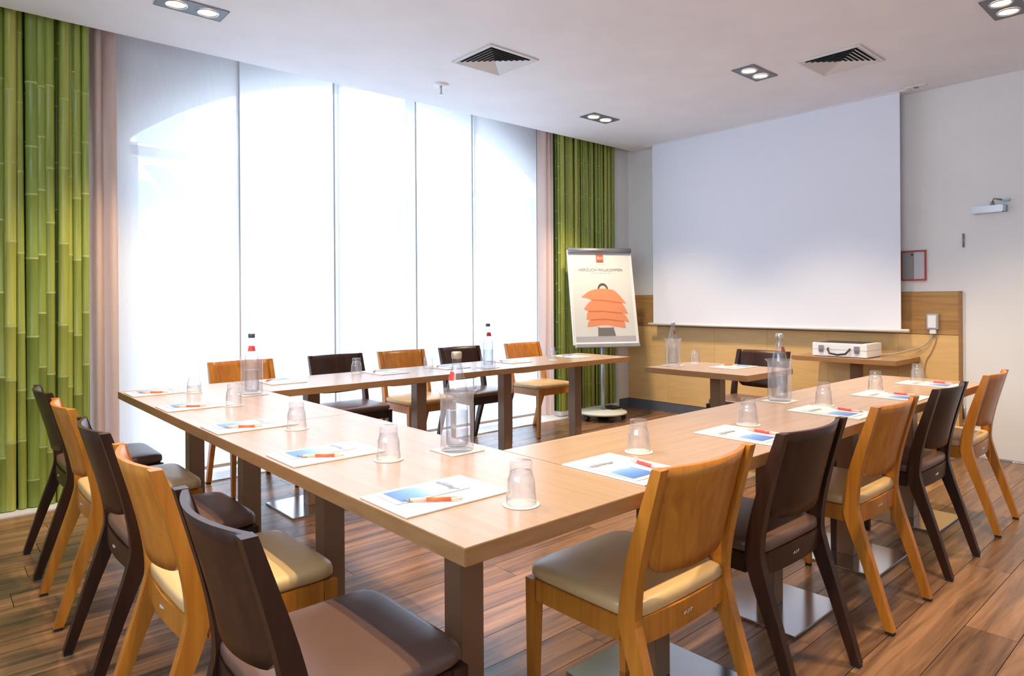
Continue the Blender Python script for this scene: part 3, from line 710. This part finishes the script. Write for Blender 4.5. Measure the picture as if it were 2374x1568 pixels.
# ------------------------------------------------------------------ case, socket, notice
cs = thing('aluminium_case', 'silver presentation case with black handle on the side table', 'case', (4.83, 1.257, T+.0005))
MB().box(-.150, .150, -.215, .215, .004, .112, .004).build('shell', mat('case_silver_white', (.86, .87, .90), .35, .15), cs)
MB().box(-.140, .130, -.175, .195, .1122, .1135).build('top_panel', M['black'], cs)
MB().box(-.1505, .151, -.2155, .2155, .058, .060).build('lid_seam', M['grey'], cs)
MB().tube([(-.150, .085, .068), (-.163, .085, .062), (-.178, .062, .030), (-.180, 0, .020), (-.178, -.062, .030), (-.163, -.085, .062), (-.150, -.085, .068)], .008, 8).build('handle', M['black'], cs)
for s in (-1, 1):
    lt = MB().box(-.158, -.1502, s*.140-.022, s*.140+.022, .060, .092, .002).build('latch', M['alu'], cs)
    MB().box(-.162, -.1505, s*.140-.018, s*.140+.018, .036, .0595, .002).build('latch_tongue', M['grey'], lt)
    MB().box(-.140, .140, s*.196-.012, s*.196+.012, .0, .0038).build('foot_strip', M['rubber'], cs)
sk = thing('wall_socket', 'grey socket box with a plugged cable on the bamboo band of the wall', 'socket', (XS-.021, .72, 1.012))
MB().box(-.032, 0, -.042, .042, -.05, .075, .005).build('housing', M['alu'], sk)
MB().box(-.040, -.0325, -.030, .030, -.038, .062, .003).build('cover', M['white'], sk)
MB().box(-.030, -.004, -.026, .020, -.085, -.0505, .004).build('plug', M['white'], sk)
tag(MB().tube(smooth([(5.14, .722, .924), (5.142, .735, .89), (5.13, .79, .83), (5.11, .90, .785), (5.09, 1.00, .757), (5.06, 1.07, .7475), (5.00, 1.08, .7465)], 5), .0045, 8).build('power_cable', mat('cable_grey', (.45, .42, .40), .5)), 'thin grey cable sagging from the socket to the side table', 'cable')
tag(MB().tube(smooth([(5.145, .700, .924), (5.150, .705, .86), (5.150, .74, .77), (5.148, .775, .70), (5.148, .79, .55)], 5), .0035, 8).build('power_cable', mat('cable_tan', (.40, .25, .12), .5)), 'second cable dropping from the socket behind the side table', 'cable')
nt = thing('framed_notice', 'red framed notice on the wall right of the screen', 'frame', (XS, .866, 1.474))
MB().box(-.016, 0, -.094, .094, .110, .122).box(-.016, 0, -.094, .094, -.122, -.110).box(-.016, 0, -.094, -.083, -.1098, .1098).box(-.016, 0, .083, .094, -.1098, .1098).build('frame', M['redframe'], nt)
MB().box(-.006, -.001, -.0828, .0828, -.1098, .1098).build('sheet', mat('notice_sheet', (.60, .60, .66), .5), nt)
MB().box(-.008, -.0062, -.005, .0826, -.1096, .1096).build('grey_column', mat('notice_grey', (.30, .29, .28), .5), nt)
b = MB()
for k in range(7): b.box(-.0092, -.0082, .004, .036, .045-.022*k, .049-.022*k)
b.build('text_lines', M['ink2'], nt)
MB().tube([(-.0095, .008, .088), (-.0082, .008, .088)], .010, 12).build('emblem', M['ink'], nt)

# ------------------------------------------------------------------ ceiling fittings
def spot(x, y, z, parent, aim=(0, 0)):
    l = bpy.data.lights.new('halogen_light', 'SPOT'); l.energy = SPOT_W; l.color = SPOT_COL; l.spot_size = math.radians(100); l.spot_blend = .7; l.shadow_soft_size = .022
    o = bpy.data.objects.new('halogen_light', l); C.objects.link(o); o.parent = parent; o.location = (x, y, z)
def downlight(x, y, lab):
    t = thing('downlight', lab, 'ceiling light', (x, y, H), 0, 'twin halogen downlights in the ceiling')
    b = MB(); HX, HY, r = .172, .082, .060
    # frame plate with two round holes
    for s in (-1, 1):
        cx = s*.082; n = 24
        ring = [(cx+r*math.cos(2*math.pi*k/n), r*math.sin(2*math.pi*k/n)) for k in range(n)]
        x0, x1 = (0, HX) if s > 0 else (-HX, 0)
        def edge(px, py):
            dx, dy = px-cx, py
            ts = []
            if dx > 1e-9: ts.append((x1-cx)/dx)
            if dx < -1e-9: ts.append((x0-cx)/dx)
            if dy > 1e-9: ts.append(HY/dy)
            if dy < -1e-9: ts.append(-HY/dy)
            t_ = min(ts); return (cx+dx*t_, dy*t_)
        out = [edge(*p) for p in ring]
        for k in range(n):
            l = (k+1) % n
            b.poly([(ring[k][0], ring[k][1], -.006), (ring[l][0], ring[l][1], -.006), (out[l][0], out[l][1], -.006), (out[k][0], out[k][1], -.006)])
    b.box(-HX-.004, HX+.004, -HY-.004, -HY, -.007, -.0003).box(-HX-.004, HX+.004, HY, HY+.004, -.007, -.0003).box(-HX-.004, -HX, -HY, HY, -.007, -.0003).box(HX, HX+.004, -HY, HY, -.007, -.0003)
    # fill the four corner gaps that the ring fan leaves
    for sx in (-1, 1):
        for sy in (-1, 1): b.box(min(sx*HX, sx*(HX-.055)), max(sx*HX, sx*(HX-.055)), min(sy*HY, sy*(HY-.022)), max(sy*HY, sy*(HY-.022)), -.0058, -.0052)
    b.box(-.06, .06, HY-.022, HY, -.0058, -.0052).box(-.06, .06, -HY, -HY+.022, -.0058, -.0052)
    b.build('frame', M['fixture'], t)
    for s in (-1, 1):
        lm = MB().lathe([(.0595, -.0062), (.057, -.012), (.050, -.012), (.047, -.004)], 24, (s*.082, 0, 0)).build('lamp_ring', M['alu'], t)
        MB().lathe([(.0475, -.004), (.030, -.0015), (0, -.001)], 24, (s*.082, 0, 0)).build('lamp', M['bulb'], t)
        spot(s*.082, 0, -.022, t)
for x, y, lab in [(3.795, 3.005, 'twin downlight nearest the flip chart corner'), (3.745, 1.455, 'twin downlight beside the ceiling vent near the screen'), (3.80, -.05, 'twin downlight at the top right edge'),
                  (.357, 2.99, 'twin downlight at the top left edge'), (.20, 1.45, 'twin downlight above the left-hand row, out of the picture'), (.20, -.26, 'twin downlight above the near corner, out of the picture'), (2.07, -.26, 'added twin downlight above the right-hand row, out of the picture')]:  # last fitting is an unseen addition that brightens the right-hand row
    downlight(x, y, lab)
def vent(x, y, lab):
    t = thing('air_vent', lab, 'air vent', (x, y, H), 0, 'square four-way ceiling vents'); h = .215
    MB().box(-h, h, -h, -h+.022, -.010, -.0005, .002).box(-h, h, h-.022, h, -.010, -.0005, .002).box(-h, -h+.022, -h+.022, h-.022, -.010, -.0005, .002).box(h-.022, h, -h+.022, h-.022, -.010, -.0005, .002).build('frame', M['louvre'], t)
    MB().box(-h+.022, h-.022, -h+.022, h-.022, -.0012, -.0004).build('duct', M['void'], t)
    q = h-.0225
    n = 7
    for rz in range(4):
        for k in range(n):
            d0 = q*(1-k/n); d1 = d0-q/n*.62; b = MB()
            # slat leans outward; mitred ends along the diagonals
            b.prism([(-d0+.002, -d0, -.0095), (d0-.002, -d0, -.0095), (max(d1, .002), -d1, -.0015), (-max(d1, .002), -d1, -.0015)], (0, .0012, .0009))
            o = b.build('slat', M['louvre'], t); o.rotation_euler = (0, 0, rz*math.pi/2)
vent(2.16, 2.512, 'square ceiling vent near the window'); vent(3.972, .937, 'square ceiling vent above the screen end by the downlight')
sp = thing('sprinkler', 'small white sprinkler head hanging from the ceiling near the window', 'sprinkler', (2.171, 3.177, H))
MB().lathe([(.062, -.0005), (.060, -.004), (.020, -.012), (.012, -.013), (0, -.013)], 24).build('rosette', M['white'], sp)
MB().tube([(0, 0, -.0131), (0, 0, -.075)], .009, 10).build('stem', M['alu'], sp); MB().lathe([(0, -.0752), (.018, -.0752), (.018, -.079), (0, -.079)], 14).build('deflector', M['alu'], sp)
sl = thing('ceiling_hatch', 'small flat white plate on the ceiling beside the screen corner', 'plate', (4.985, .78, H))
MB().box(-.03, .03, -.075, .075, -.010, -.0005, .003).build('plate', M['white'], sl); MB().box(-.02, .02, -.015, .015, -.014, -.0102, .001).build('sensor', M['grey'], sl)
